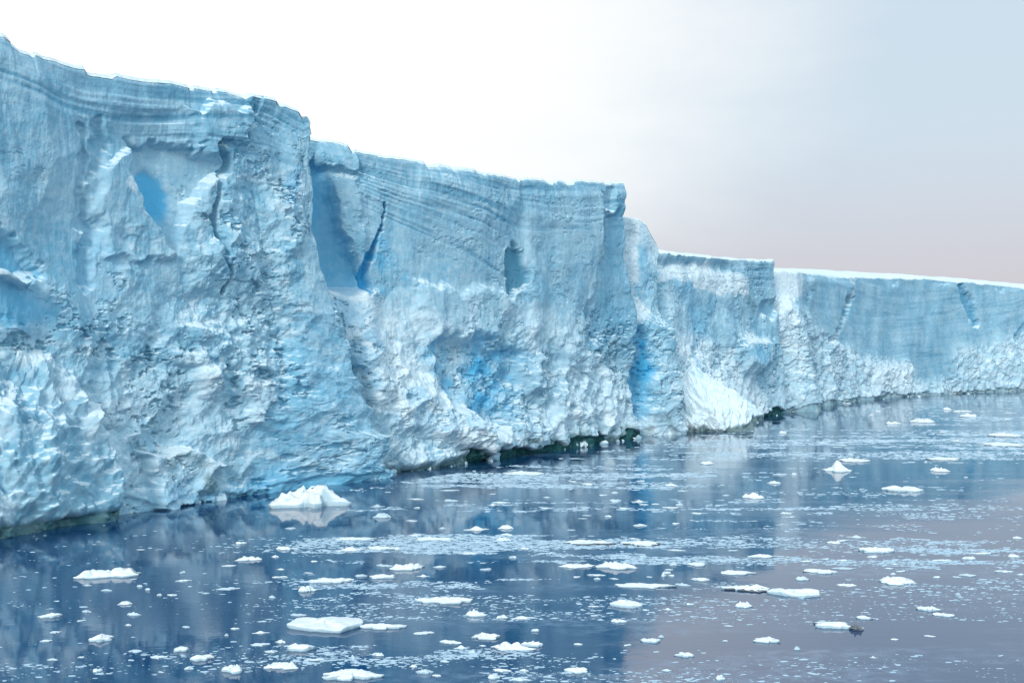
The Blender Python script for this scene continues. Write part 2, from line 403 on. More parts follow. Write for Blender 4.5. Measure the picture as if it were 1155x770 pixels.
def featA(f):
    rimd = f.w
    f.strat += 1.0 * (1 - sstep(3.5, 8.5, rimd)) * (0.75 + 0.25 * sstep(120, 200, f.px)); f.lay += 0.22 * (1 - sstep(5, 16, rimd))
    f.strat += 0.45 * poly(f, [(170, 100), (300, 110), (270, 175), (180, 165)], 10)
    f.rk = 0.92; f.rough[:] = 0.22 + 0.75 * sstep(300, 430, f.py)
    f.rough += 0.7 * poly(f, [(195, 225), (260, 180), (335, 200), (335, 420), (215, 420)], 20)
    f.rough += 0.35 * ell(f, 130, 280, 45, 40)
    f.rough -= 0.35 * ell(f, 95, 250, 40, 95)
    f.rough -= 0.15 * poly(f, [(330, 380), (360, 330), (420, 480), (420, 550), (300, 550)], 15)
    # layered brow overhangs a scoured hollow
    hol = poly(f, [(140, 155), (225, 168), (238, 190), (212, 222), (192, 290), (168, 245), (150, 205)], 4)
    f.d -= 1.1 * hol; f.flat += 0.8 * hol; f.snow += 0.10 * hol
    f.blue += 0.85 * ell(f, 179, 222, 17, 30, -8, 0.25); f.d -= 0.35 * ell(f, 179, 222, 18, 32, -8, 0.3)
    f.d += 1.0 * poly(f, [(205, 120), (285, 125), (268, 172), (240, 168), (222, 176)], 3)
    f.d -= 1.4 * line(f, [(243, 172), (240, 235), (245, 330)], 4, 0.6, (1.3, 0.8, 0.5))
    f.d -= 1.0 * line(f, [(292, 112), (282, 135), (272, 165)], 5)
    f.d += 0.8 * poly(f, [(140, 165), (192, 290), (178, 302), (120, 295), (95, 210)], 5)
    f.snow += 0.8 * ell(f, 148, 215, 9, 5) + 0.5 * line(f, [(140, 158), (149, 172)], 2.5)
    # vertical chutes
    f.d -= 0.8 * line(f, [(112, 135), (104, 230), (96, 320)], 7, 0.8) + 0.5 * line(f, [(92, 140), (88, 260)], 4, 0.8)
    # pale and blue hollow at the left
    f.d -= 1.6 * poly(f, [(-60, 255), (15, 262), (48, 305), (20, 320), (-60, 290)], 4); f.blue += 0.42 * poly(f, [(-60, 262), (15, 268), (46, 308), (25, 316), (-60, 296)], 6)
    f.d += 1.2 * poly(f, [(-60, 296), (28, 318), (26, 324), (-60, 322)], 3); f.snow += 0.75 * poly(f, [(-60, 298), (18, 314), (25, 322), (-60, 322)], 4)
    f.blue += 0.5 * ell(f, 14, 348, 48, 22, 10); f.rough -= 0.4 * ell(f, 14, 348, 48, 24, 10)
    f.blue += 0.18 * ell(f, 100, 300, 35, 45, 0, 0.8)
    # lower face: bumps and ledges
    for cx, cy, rx, ry in ((230, 430, 16, 22), (290, 440, 14, 16), (285, 462, 8, 9), (60, 440, 30, 20), (210, 400, 18, 9)):
        m = ell(f, cx, cy, rx, ry, 0, 0.5); f.d += 1.0 * m; f.snow += 0.45 * m
    f.snow += 0.32 * sstep(380, 520, f.py) * (1 - sstep(200, 330, f.px))
    f.blue += 0.20 * poly(f, [(310, 400), (350, 330), (420, 450), (420, 560), (280, 570)], 25)
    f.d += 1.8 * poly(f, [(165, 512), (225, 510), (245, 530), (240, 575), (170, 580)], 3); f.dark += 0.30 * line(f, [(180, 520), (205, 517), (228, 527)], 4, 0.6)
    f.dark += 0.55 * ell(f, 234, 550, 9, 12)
    f.blue += 0.30 * (1 - sstep(0.8, 3.0, f.z + fbm(f.S * 0.3, f.z * 0, 23, 3))) * sstep(120, 200, f.px)
    f.blue += 0.22 * sstep(545, 575, f.py + (f.px - 250) * 0.13)
    f.blue += 0.30 * poly(f, [(322, 195), (336, 190), (334, 235), (318, 245)], 3)
    f.snow += 0.25 * line(f, [(338, 200), (342, 320)], 4)
    f.notch[:] = np.where(f.px < 130, 0.9, 0.35)
faceA.build(760, featA, cliff, 'tallest and nearest ice face, layered brow above a scoured blue hollow', [(-400, .25), (400, .2)])

# ---- middle block with its square tower
RIM_B = [(300, 150), (345, 152), (362, 157), (380, 158), (394, 161), (399, 169), (405, 167), (450, 176), (500, 184), (560, 195), (590, 201), (600, 200), (650, 203), (708, 205)]
BASE_B = [(318, 133.0), (370, 137.5), (392, 138.5), (412, 139.5), (430, F * EYE / (531 - HZ)), (470, F * EYE / (527 - HZ)), (520, F * EYE / (521 - HZ)), (560, F * EYE / (516 - HZ)), (620, F * EYE / (506 - HZ)), (690, F * EYE / (495.5 - HZ)), (708, F * EYE / (493.6 - HZ))]
faceB = Face(BASE_B, 0.55, RIM_B, (-0.62, 0.79), 26, 0.6, 2)

def featB(f):
    s0 = f.S - f.S.min()
    fan = 1 + 0.035 * np.clip(s0 - 12, 0, 40)
    f.wl = f.wz / fan * 1.5 + 0.7 * fbm(f.S * 0.05, f.z * 0.08, 77, 3)
    f.strat += 0.85 * (1 - sstep(5.5, 10.0, f.w)) * sstep(395, 410, f.px)
    f.strat += 0.5 * poly(f, [(400, 195), (540, 250), (590, 300), (560, 320), (430, 250)], 14)
    f.strat += 0.6 * poly(f, [(340, 150), (398, 155), (398, 198), (350, 190)], 5)
    f.rough[:] = 0.20 + 0.85 * sstep(330, 430, f.py)
    f.flat += 0.5 * poly(f, [(430, 200), (590, 250), (580, 330), (500, 360), (430, 290)], 20)
    # recessed smooth blue wall
    rec = poly(f, [(300, 175), (358, 178), (372, 200), (383, 262), (410, 312), (405, 328), (300, 330)], 3)
    f.flat += rec; f.d -= 1.5 * rec; f.blue += 0.46 * rec + 0.22 * poly(f, [(335, 178), (356, 180), (362, 230), (350, 300), (335, 300)], 6)
    f.rough -= 0.4 * rec
    f.d += 1.3 * poly(f, [(362, 156), (398, 156), (399, 195), (364, 186)], 3)
    f.d += 0.8 * poly(f, [(364, 195), (400, 200), (412, 300), (392, 290)], 6)
    f.snow += 0.7 * line(f, [(340, 328), (405, 332)], 5)
    f.d += 2.2 * sstep(322, 332, f.py) * (1 - sstep(405, 440, f.px))
    # deep blue cleft
    cl = line(f, [(434, 226), (432, 262), (421, 288), (409, 330)], 5.0, 0.35, (0.3, 0.6, 1.3, 0.9))
    f.d -= 1.8 * cl; f.blue += 1.0 * cl; f.lay += 0.3 * cl
    f.blue += 0.42 * poly(f, [(428, 258), (448, 285), (465, 322), (420, 325), (405, 335)], 6) * sstep(-0.3, 0.3, fbm(f.S * 0.5, f.z * 0.5, 59, 4, 0.6))
    # bright slope of drifted snow running down to the right
    sl = poly(f, [(335, 330), (400, 335), (440, 395), (500, 455), (575, 500), (540, 512), (455, 482), (395, 430), (360, 390)], 16)
    brk = sstep(-0.25, 0.35, fbm(f.S * 0.35, f.z * 0.35, 58, 4, 0.6))
    f.snow += sl * (0.35 + 0.65 * brk); f.blue += 0.22 * sl * (1 - brk); f.rough += 0.5 * sl * (1 - brk); f.d += sl * np.clip(0.4 + (f.py - 330) * 0.013, 0, 2.4); f.rough -= 0.15 * sl
    f.snow += 0.22 * poly(f, [(400, 330), (560, 330), (560, 440), (470, 440)], 25) + 0.75 * poly(f, [(395, 338), (455, 338), (500, 372), (470, 395), (500, 445), (450, 425)], 14) * (0.4 + 0.6 * sstep(-0.2, 0.3, fbm(f.S * 0.4, f.z * 0.4, 57, 4, 0.6)))
    # blue hollow above it
    bl = poly(f, [(480, 392), (525, 380), (590, 400), (585, 470), (545, 490), (508, 452)], 12)
    f.d -= 1.8 * bl; f.blue += 0.72 * bl * (0.55 + 0.7 * fbm(f.S * 0.4, f.z * 0.4, 55, 3)); f.rough -= 0.2 * bl
    f.blue += 0.30 * line(f, [(545, 395), (560, 450)], 16, 0.8)
    f.d += 1.0 * poly(f, [(470, 320), (585, 335), (560, 385), (480, 385)], 8)
    # slot, tower and corner
    sl2 = ell(f, 583, 304, 9.5, 27, 0, 0.18); f.d -= 0.9 * sl2; f.flat += sl2; f.blue += 0.10 * sl2; f.lay += 1.0 * sl2; f.dark += 0.22 * sl2  # slot's recess shade is painted into its colour
    f.d += 0.5 * sstep(590, 598, f.px) * (1 - sstep(330, 420, f.py))
    f.flat += 0.4 * sstep(600, 620, f.px) * (1 - sstep(300, 380, f.py))
    f.d -= 1.3 * poly(f, [(676, 214), (690, 214), (690, 236), (676, 232)], 2)
    f.d -= 0.8 * poly(f, [(680, 240), (708, 240), (708, 420), (655, 400)], 6); f.lay += 0.7 * poly(f, [(682, 240), (716, 232), (716, 430), (664, 400)], 8)  # shade on the tower's right side painted in as darker colour
    f.snow += 0.08 * line(f, [(594, 215), (594, 330), (600, 380)], 3) + 0.4 * poly(f, [(560, 340), (660, 360), (640, 400), (590, 390)], 12)
    # broken lower part
    f.rough += 0.4 * poly(f, [(580, 380), (715, 370), (715, 500), (560, 510)], 20)
    f.snow += 0.38 * poly(f, [(600, 400), (715, 400), (715, 490), (620, 490)], 25) + 0.2 * sstep(430, 470, f.py)
    f.lay += 0.45 * ell(f, 610, 425, 34, 26, -30, 0.8)
    f.notch[:] = 1.0
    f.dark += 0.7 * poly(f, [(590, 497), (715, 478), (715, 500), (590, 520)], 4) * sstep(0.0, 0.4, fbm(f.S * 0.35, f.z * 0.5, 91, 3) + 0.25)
faceB.build(620, featB, cliff, 'middle ice face with dipping layers, a deep blue cleft and a square tower', [(300, .2), (706, .4)])

# ---- slim pillar behind the tower
RIM_C = [(660, 241), (706, 243), (724, 246), (733, 251), (739, 262), (746, 270), (752, 280), (760, 284)]
faceC = Face([(672, 199), (700, 203), (728, 203.5), (752, 206.5)], 0.42, RIM_C, (-0.45, 0.9), 26, 1.0, 3)
def featC(f):
    f.rough[:] = 0.45 + 0.4 * sstep(340, 420, f.py)
    f.snow += 1.0 * poly(f, [(690, 236), (722, 240), (716, 340), (690, 340)], 5) + 0.4 * sstep(0, 1, 5 - f.w) + 0.35 * sstep(460, 480, f.py)
    f.blue += 0.12 * poly(f, [(712, 275), (735, 270), (740, 330), (715, 330)], 8)
    f.d += 2.6 * sstep(336, 366, f.py + (f.px - 705) * -0.25); f.snow += 0.9 * poly(f, [(695, 338), (722, 334), (733, 350), (712, 364), (695, 362)], 3)
    b = poly(f, [(690, 366), (722, 364), (733, 400), (722, 470), (690, 470)], 7); f.blue += 0.55 * b; f.d -= 1.8 * b
    f.blue += 0.35 * line(f, [(722, 385), (724, 430)], 4)
    f.strat += 0.4 * (1 - sstep(2, 6, f.w))
    f.dark += 0.35 * line(f, [(725, 480), (725, 495)], 3) + 0.35 * line(f, [(742, 470), (745, 495)], 3)
    f.notch[:] = 0.25
faceC.build(430, featC, cliff, 'slim pale ice pillar with a snowy ledge beside the square tower', [(600, .6), (800, .8)], flare=0.4)

# ---- block with the snow cone
RIM_D = [(700, 286), (730, 286), (752, 283), (790, 288), (830, 292), (878, 293)]
faceD = Face([(716, 212), (757, 215), (780, 224), (820, 240), (850, 256), (877, 270)], 0.45, RIM_D, (-0.6, 0.8), 30, 0.6, 4)
def featD(f):
    f.rough[:] = 0.30 + 0.6 * sstep(340, 430, f.py)
    sh = poly(f, [(740, 296), (800, 298), (838, 312), (845, 330), (815, 335), (780, 318), (740, 316)], 3)
    f.d -= 1.3 * sstep(850, 815, f.px) * (1 - sstep(296, 318, f.py + fbm(f.S * 0.3, f.z * 0, 41, 3) * 6)); f.snow += 0.95 * sh
    f.strat += 0.55 * (1 - sstep(3, 9, f.w)); f.flat += 0.35 * sstep(835, 850, f.px)
    f.blue += 0.32 * poly(f, [(765, 312), (785, 312), (780, 350), (768, 345)], 5) + 0.22 * line(f, [(790, 350), (792, 420)], 12, 0.8)
    f.snow += 0.30 * poly(f, [(755, 330), (780, 330), (790, 430), (755, 430)], 8)
    f.snow += 0.9 * poly(f, [(762, 395), (790, 380), (822, 400), (868, 470), (760, 490)], 16) * (0.35 + 0.65 * sstep(-0.3, 0.3, fbm(f.S * 0.3, f.z * 0.3, 61, 4, 0.6)))
    l = ell(f, 845, 382, 14, 6); f.snow += 0.9 * l; f.d += 1.6 * sstep(378, 388, f.py) * ell(f, 848, 395, 22, 22); f.blue += 0.30 * ell(f, 846, 398, 16, 9)
    f.d -= 1.2 * ell(f, 868, 348, 8, 10); f.lay += 0.7 * ell(f, 868, 348, 7, 9)
    f.snow += 0.3 * sstep(420, 450, f.py)
    f.dark += 0.3 * line(f, [(846, 330), (853, 352)], 2)
    f.notch[:] = 1.0
faceD.build(360, featD, cliff, 'flat topped ice face with a snow shelf and a blue streak', [(700, 1.2), (800, 1.2), (860, 0.5), (880, 0.2)], 4.0)

# ---- long far face
RIM_E = [(860, 304), (905, 306), (925, 309), (950, 312), (1050, 314), (1080, 317), (1100, 318), (1155, 324), (1300, 334), (1500, 345)]
BASE_E = [(866, 275), (903, 283), (911, 305), (950, F * EYE / 57), (1000, F * EYE / 52), (1050, F * EYE / 48.7), (1100, F * EYE / 46.2), (1155, F * EYE / 44.2), (1300, F * EYE / 39.5), (1500, F * EYE / 35)]
faceE = Face(BASE_E, 0.5, RIM_E, (-0.75, 0.66), 30, 0.8, 5)
def featE(f):
    low = interp(f.px, [(860, 330), (900, 345), (930, 380), (950, 392), (985, 405), (1040, 412), (1075, 395), (1100, 390), (1160, 375), (1500, 385)])
    m = sstep(-10, 10, f.wy - low)
    smooth_patch = poly(f, [(1030, 390), (1075, 385), (1075, 425), (1030, 432)], 6)
    m = m * (1 - 0.9 * smooth_patch)
    f.rough[:] = 0.10 + 1.0 * m
    f.run = 0.25; f.flat += 0.75 * (1 - m); f.lay += 0.10 * (1 - m)
    f.wl = f.wz * 0.45 + 0.0006 * (f.px - 1030) ** 2 * 0.35 + 0.6 * fbm(f.S * 0.03, f.z * 0.06, 43, 3)
    f.strat += 0.38 * (1 - m) * sstep(905, 915, f.px)
    f.d -= 0.8 * (ell(f, 1008, 316, 5, 8) + ell(f, 1062, 317, 8, 4) + ell(f, 1128, 322, 6, 7))
    f.snow += 0.95 * poly(f, [(860, 300), (905, 303), (904, 332), (885, 345), (872, 360), (860, 360)], 3) * (1 - sstep(903, 907, f.px))
    f.snow += 0.30 * m + 0.35 * ell(f, 885, 370, 10, 30)
    c1 = line(f, [(958, 335), (950, 355), (938, 380)], 4.5, 0.5, (0.6, 1.0, 1.0)); f.d -= 2.2 * c1; f.lay += 0.9 * c1; f.blue += 0.15 * c1
    f.snow += 0.6 * line(f, [(963, 312), (958, 335)], 3)
    f.d += 1.2 * poly(f, [(908, 305), (962, 312), (940, 378), (908, 380)], 4)
    c2 = line(f, [(1084, 322), (1092, 340), (1100, 365)], 4.5, 0.5, (0.7, 1.1, 0.8)); f.d -= 1.8 * c2; f.lay += 0.9 * c2; f.blue += 0.15 * c2
    c3 = line(f, [(1160, 362), (1145, 385)], 4); f.lay += 0.6 * c3; f.d -= c3
    f.d += 1.0 * m
    f.snow += 0.4 * poly(f, [(975, 405), (1035, 412), (1035, 440), (975, 445)], 6)
    f.lay += 0.30 * smooth_patch
    f.notch[:] = 0.5
faceE.build(330, featE, cliff, 'long low distant ice face, smooth above and crumbled below', [(860, 1.6), (905, 1.6), (950, 3.2), (1050, 2.2), (1080, 2.4), (1155, 3.0), (1500, 3)], 6.0)

# ---- heaps standing against the foot of the cliff
def heap(name, px, dist, along, A, B, H, seed, mat, rub, pw=1.0, label=None, zfun=None, back=0.0, dk=0.8, dfun=None, wob=0.18):
    c = plan(px, dist); al = np.array(along, float); al /= np.linalg.norm(al); out = np.array([al[1], -al[0]])
    nth, nph = 620, 300
    th = np.linspace(0, 2 * np.pi, nth, endpoint=False)[None, :]; ph = np.concatenate([[-0.06, -0.03], 1 - (1 - np.linspace(0, 1, nph - 2)) ** 1.8])[:, None]
    rad = 1 - np.clip(ph, 0, 1) ** pw                                # plan radius shrinks with height
    rad = rad * (1 + wob * fbm(np.cos(th) * 1.3 + 7 + seed, np.sin(th) * 1.3 + ph * 0.8, seed, 3)) + np.where(ph < 0, -ph * 0.05, 0)
    a = np.cos(th) * A * rad; b = np.sin(th) * B * rad - back * np.clip(ph, 0, 1)
    z = np.broadcast_to(ph * H, a.shape).copy()
    X = c[0] + al[0] * a + out[0] * b; Y = c[1] + al[1] * a + out[1] * b
    s = a + seed * 50 + 0.5 * b; q = z + 0.6 * b + seed * 9
    d = rub * (1.1 * chisel(s, q, 3.0, 2.6, seed) - 0.8 * chisel(s + 0.3 * q, q, 1.4, 1.2, seed + 8) + 0.5 * chisel(s, q, 0.7, 0.55, seed + 9) + 0.5 * lumps(s, q, 1.9, seed + 7, 1.4) + 0.4 * fbm(s * 0.9, q * 0.9, seed + 10, 5, 0.6))
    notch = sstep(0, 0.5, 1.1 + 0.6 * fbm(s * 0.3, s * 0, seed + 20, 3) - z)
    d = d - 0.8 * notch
    if dfun: d = d + dfun(s, q, ph + 0 * s)
    fade = np.clip((1 - ph) * 6, 0, 1)
    nx = np.cos(th) / A; ny = np.sin(th) / B; nn = np.sqrt(nx * nx + ny * ny); nx = nx / nn; ny = ny / nn
    pos = np.stack([X + (al[0] * nx + out[0] * ny) * d * fade * 0.85, Y + (al[1] * nx + out[1] * ny) * d * fade * 0.85, z + 0.5 * d * fade * (ph > 0.05)], -1)
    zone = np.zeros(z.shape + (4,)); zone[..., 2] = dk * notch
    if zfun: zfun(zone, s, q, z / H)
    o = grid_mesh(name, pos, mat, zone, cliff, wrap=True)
    if label: o['label'] = label
    return o

WA = (0.52, 0.85)
def zA(zone, s, q, h):
    zone[..., 0] = 0.10 + 0.6 * fbm(s * 0.3, q * 0.3, 5, 4) + 0.9 * sstep(0.78, 0.86, h)
    zone[..., 3] = 0.9 * sstep(0.55, 0.66, h) * (1 - sstep(0.76, 0.84, h)) * sstep(-0.2, 0.4, fbm(s * 0.35, q * 0.35, 6, 3) + 0.1) + 0.75 * sstep(0.10, 0.45, fbm(s * 0.6, q * 0.9, 7, 4, 0.6)) + 0.35 * sstep(0.0, 0.5, fbm(s * 0.15, q * 0.15, 9, 3))  # painted shade in the recess under the crest, plus dark mottling
def dA(s, q, h):
    w = h + 0.05 * fbm(s * 0.4, q * 0.1, 8, 3)
    return -0.6 * sstep(0.60, 0.70, w) * (1 - sstep(0.76, 0.84, w))
heap('rubble_mound', 26, 96.2, WA, 11.0, 5.0, 16.8, 61, M_ICE, 0.8, 2.4, 'big whitish crumbled ice mound with a snowy crest under the nearest face', zA, 2.0, dfun=dA, wob=0.38)
def zB(zone, s, q, h):
    zone[..., 0] = 0.42 + 0.35 * fbm(s * 0.4, q * 0.4, 15, 3)
    zone[..., 3] = 0.8 * sstep(0.10, 0.45, fbm(s * 0.6, q * 0.9, 16, 4, 0.6))
heap('rubble_mound', 470, 147.5, (0.55, 0.83), 13.0, 4.2, 8.2, 62, M_ICE, 0.7, 1.8, 'grey white ice rubble heap below the bright snow slope', zB, 1.0)
heap('rubble_mound', 672, 192, (0.45, 0.89), 13.0, 4.0, 9.5, 63, M_ICE, 0.7, 1.5, 'pale ice rubble heap at the foot of the square tower', zB, 1.0)
def zS(zone, s, q, h):
    zone[..., 0] = 1.0 - 0.7 * sstep(0.80, 0.97, h + 0.1 * fbm(s * 0.4, q * 0.4, 17, 3)) - 0.5 * sstep(0.15, 0.5, fbm(s * 0.5, q * 0.7, 18, 4, 0.6)) * sstep(0, 4, s - 64 * 50)
    zone[..., 3] = 0.5 * sstep(0.2, 0.5, fbm(s * 0.7, q * 1.0, 19, 4, 0.6)) * sstep(0, 4, s - 64 * 50)
heap('snow_cone', 799, 217, (0.85, 0.53), 9.0, 7.5, 12.4, 64, M_ICE, 1.35, 2.0, 'bright white cone of avalanche snow at the waterline', zS, 4.5, wob=0.35)
heap('rubble_mound', 838, 243, (0.5, 0.86), 9.0, 4.0, 6.0, 65, M_ICE, 0.6, 1.4, 'low grey ice rubble heap beside the white snow cone', zB, 0.5)

# fallen blocks lying along the foot
import bmesh
rb = random.Random(5)
def block(px, dist, size, z):
    bm = bmesh.new(); pts = []
    for _ in range(14):
        v = Vector((rb.gauss(0, 1), rb.gauss(0, 1), rb.gauss(0, 1))).normalized()
        v = Vector((v.x * rb.uniform(0.75, 1.1), v.y * rb.uniform(0.6, 1.0), v.z * rb.uniform(0.45, 0.85))) * size
        pts.append(bm.verts.new(v))
    bmesh.ops.convex_hull(bm, input=pts)
    bmesh.ops.delete(bm, geom=[v for v in bm.verts if not v.link_faces], context='VERTS')
    bmesh.ops.bevel(bm, geom=bm.edges[:], offset=size * 0.06, segments=1, affect='EDGES')
    me = bpy.data.meshes.new('ice_block'); bm.to_mesh(me); bm.free()
    at = me.attributes.new('zone', 'FLOAT_COLOR', 'POINT')
    sn = rb.random() * 0.8; lay_ = max(0, rb.random() - 0.45)
    at.data.foreach_set('color', np.tile([sn, 0.0, 0.0, lay_], len(me.vertices)).astype(np.float32))
    me.materials.append(M_ICE)
    o = bpy.data.objects.new('ice_block', me); C.objects.link(o); o.parent = cliff
    q = plan(px, dist); o.location = (q[0], q[1], z); o.rotation_euler = (rb.uniform(-0.5, 0.5), rb.uniform(-0.5, 0.5), rb.uniform(0, 6.28))
foot = [(0, 597), (60, 588), (120, 579), (190, 568), (300, 556), (400, 545), (430, 533), (470, 528), (520, 522), (560, 517), (620, 507), (690, 497), (712, 494), (745, 490), (760, 487), (850, 476), (880, 466), (950, 454), (1000, 449), (1155, 441)]
for i in range(90):
    x = rb.choice((rb.uniform(10, 260), rb.uniform(415, 560), rb.uniform(415, 720), rb.uniform(600, 860), rb.uniform(750, 1120)))
    y = float(interp(np.array([x]), foot)[0]) + rb.uniform(-0.5, 2.0)
    sz = 0.35 + 1.0 * rb.random() ** 2.5
    block(x, F * EYE / (y - HZ) - 0.6, sz, rb.uniform(0.0, 0.35) * sz)

# ------------------------------------------------------------------ water
wn = 60
xs = np.sign(np.linspace(-1, 1, wn)) * np.abs(np.linspace(-1, 1, wn)) ** 2 * 9000
gx, gy = np.meshgrid(xs, np.linspace(0, 1, wn) ** 2 * 14000 - 400)
sea = grid_mesh('sea', np.stack([gx, gy, gx * 0], -1), M_WATER, flip=False)
tag(sea, kind='structure')

# ------------------------------------------------------------------ floating ice
def floe_mesh(name, rx, ry, h, kind, seed):
    rng = np.random.default_rng(seed)
    big = max(rx, ry) > 0.9
    n, rings = (90, 24) if big else (34, 8)
    th = np.linspace(0, 2 * np.pi, n, endpoint=False)[None, :]
    off = rng.random() * 100
    cs, sn = np.cos(th), np.sin(th)
    if kind == 'wedge':                                   # straight-sided broken plate, pointed at one end
        pts = np.array([(-1.0, -0.05), (-0.72, 0.55), (0.55, 0.75), (0.92, 0.45), (0.98, -0.25), (0.40, -0.95), (-0.35, -0.62)])
        out = np.full(th.shape, 0.3)
        for i in range(len(pts)):
            p, e = pts[i], pts[(i + 1) % len(pts)] - pts[i]
            den = cs * e[1] - sn * e[0]; den = np.where(np.abs(den) < 1e-9, 1e-9, den)
            rr = (p[0] * e[1] - p[1] * e[0]) / den; tt = (p[0] * sn - p[1] * cs) / den
            out = np.where((rr > 0) & (tt >= -1e-6) & (tt <= 1 + 1e-6), rr, out)
        out = out * (1 + 0.04 * fbm(cs * 3 + off, sn * 3, seed, 4))
    else:
        ch = facets(np.cos(th) * 1.6 + off, np.sin(th) * 1.6, 1.0, 1.0, seed + 2, 0.6) * 0.35
        out = 0.84 + 0.24 * fbm(cs * 1.3 + off, sn * 1.3, seed, 5, 0.62) + ch * 1.8
        out = np.clip(out, 0.45, 1.25)
    # rows: keel, waterline, side, rim, then inward over the top
    fr = np.concatenate([[0.55, 0.90, 0.985, 1.0, 0.985], np.linspace(0.95, 0.0, rings)])[:, None]
    x = cs * out * fr * rx; y = sn * out * fr * ry
    M = max(rx, ry); u, v = cs * out * fr * 2.2 + off, sn * out * fr * 2.2 * ry / M
    t = np.clip(1 - fr, 0, 1); rise = sstep(0.0, 0.4, t)
    rim = {'flat': 0.55, 'wedge': 0.62, 'lumpy': 0.30, 'berg': 0.26, 'peak': 0.14}[kind]
    rim = rim * (1 + 0.5 * fbm(cs * 1.5 + off, sn * 1.5, seed + 11, 2))
    ux, uy = cs * out * fr, sn * out * fr
    if kind in ('flat', 'wedge'):
        body = (0.45 if kind == 'wedge' else 1.0) * rise * (0.22 + 0.40 * fbm(u * 1.2, v * 1.2, seed + 4, 5, 0.6) + 0.22 * np.clip(fbm(u * 1.8, v * 1.8, seed + 5, 2), 0, 1))
    elif kind == 'lumpy':
        body = rise * (0.25 + 0.75 * np.clip(lumps(u * 1.3, v * 1.3, 1.0, seed + 4), -0.2, 1) + 0.35 * fbm(u * 1.6, v * 1.6, seed + 5, 3))
    elif kind == 'berg':
        prof = np.exp(-np.abs((ux - 0.22) / 0.45) ** 3 - np.abs(uy / 0.8) ** 4) + 0.55 * np.exp(-np.abs((ux + 0.55) / 0.30) ** 3 - np.abs(uy / 0.75) ** 4)
        body = sstep(0, 0.40, t) ** 0.6 * prof * 0.62 + sstep(0, 0.22, t) * (0.30 * lumps(u * 1.3, v * 1.3, 1.0, seed + 4) - 0.42 * chisel(u * 1.8, v * 1.8, 1, 1, seed + 6) + 0.2 * chisel(u * 4, v * 4, 1, 1, seed + 9) + 0.12 * lumps(u * 3.0, v * 3.0, 1.0, seed + 8) + 0.10 * fbm(u * 3, v * 3, seed + 7, 4, 0.6))
    else:
        prof = np.exp(-((ux / 0.42) ** 2) - (uy / 0.6) ** 2)
        body = 0.9 * prof * sstep(0, 0.4, t) + 0.12 * rise * facets(u * 2, v * 2, 1, 1, seed + 6, 1.0)
    z = np.concatenate([np.full((1, n), -1.2), np.full((1, n), -0.3), rim[:1] * 0.25, rim[:1] * 0.85, rim[:1] * 0.98, np.broadcast_to(rim, (rings, n)) + body[5:]]) * h
    z[3:] = np.maximum(z[3:], 0.06 * h)
    pos = np.stack([x, y, z], -1)
    nv, nu = x.shape
    idx = np.arange(nv * nu).reshape(nv, nu); idx = np.concatenate([idx, idx[:, :1]], 1)
    q = np.stack([idx[:-1, :-1], idx[:-1, 1:], idx[1:, 1:], idx[1:, :-1]], -1).reshape(-1, 4)
    me_o = raw_mesh(name, pos.reshape(-1, 3), q, M_FLOE, smooth=True)
    return me_o

def on_water(x, y):
    d = F * EYE / (y - HZ)
    return (x - CX) / F * d, d

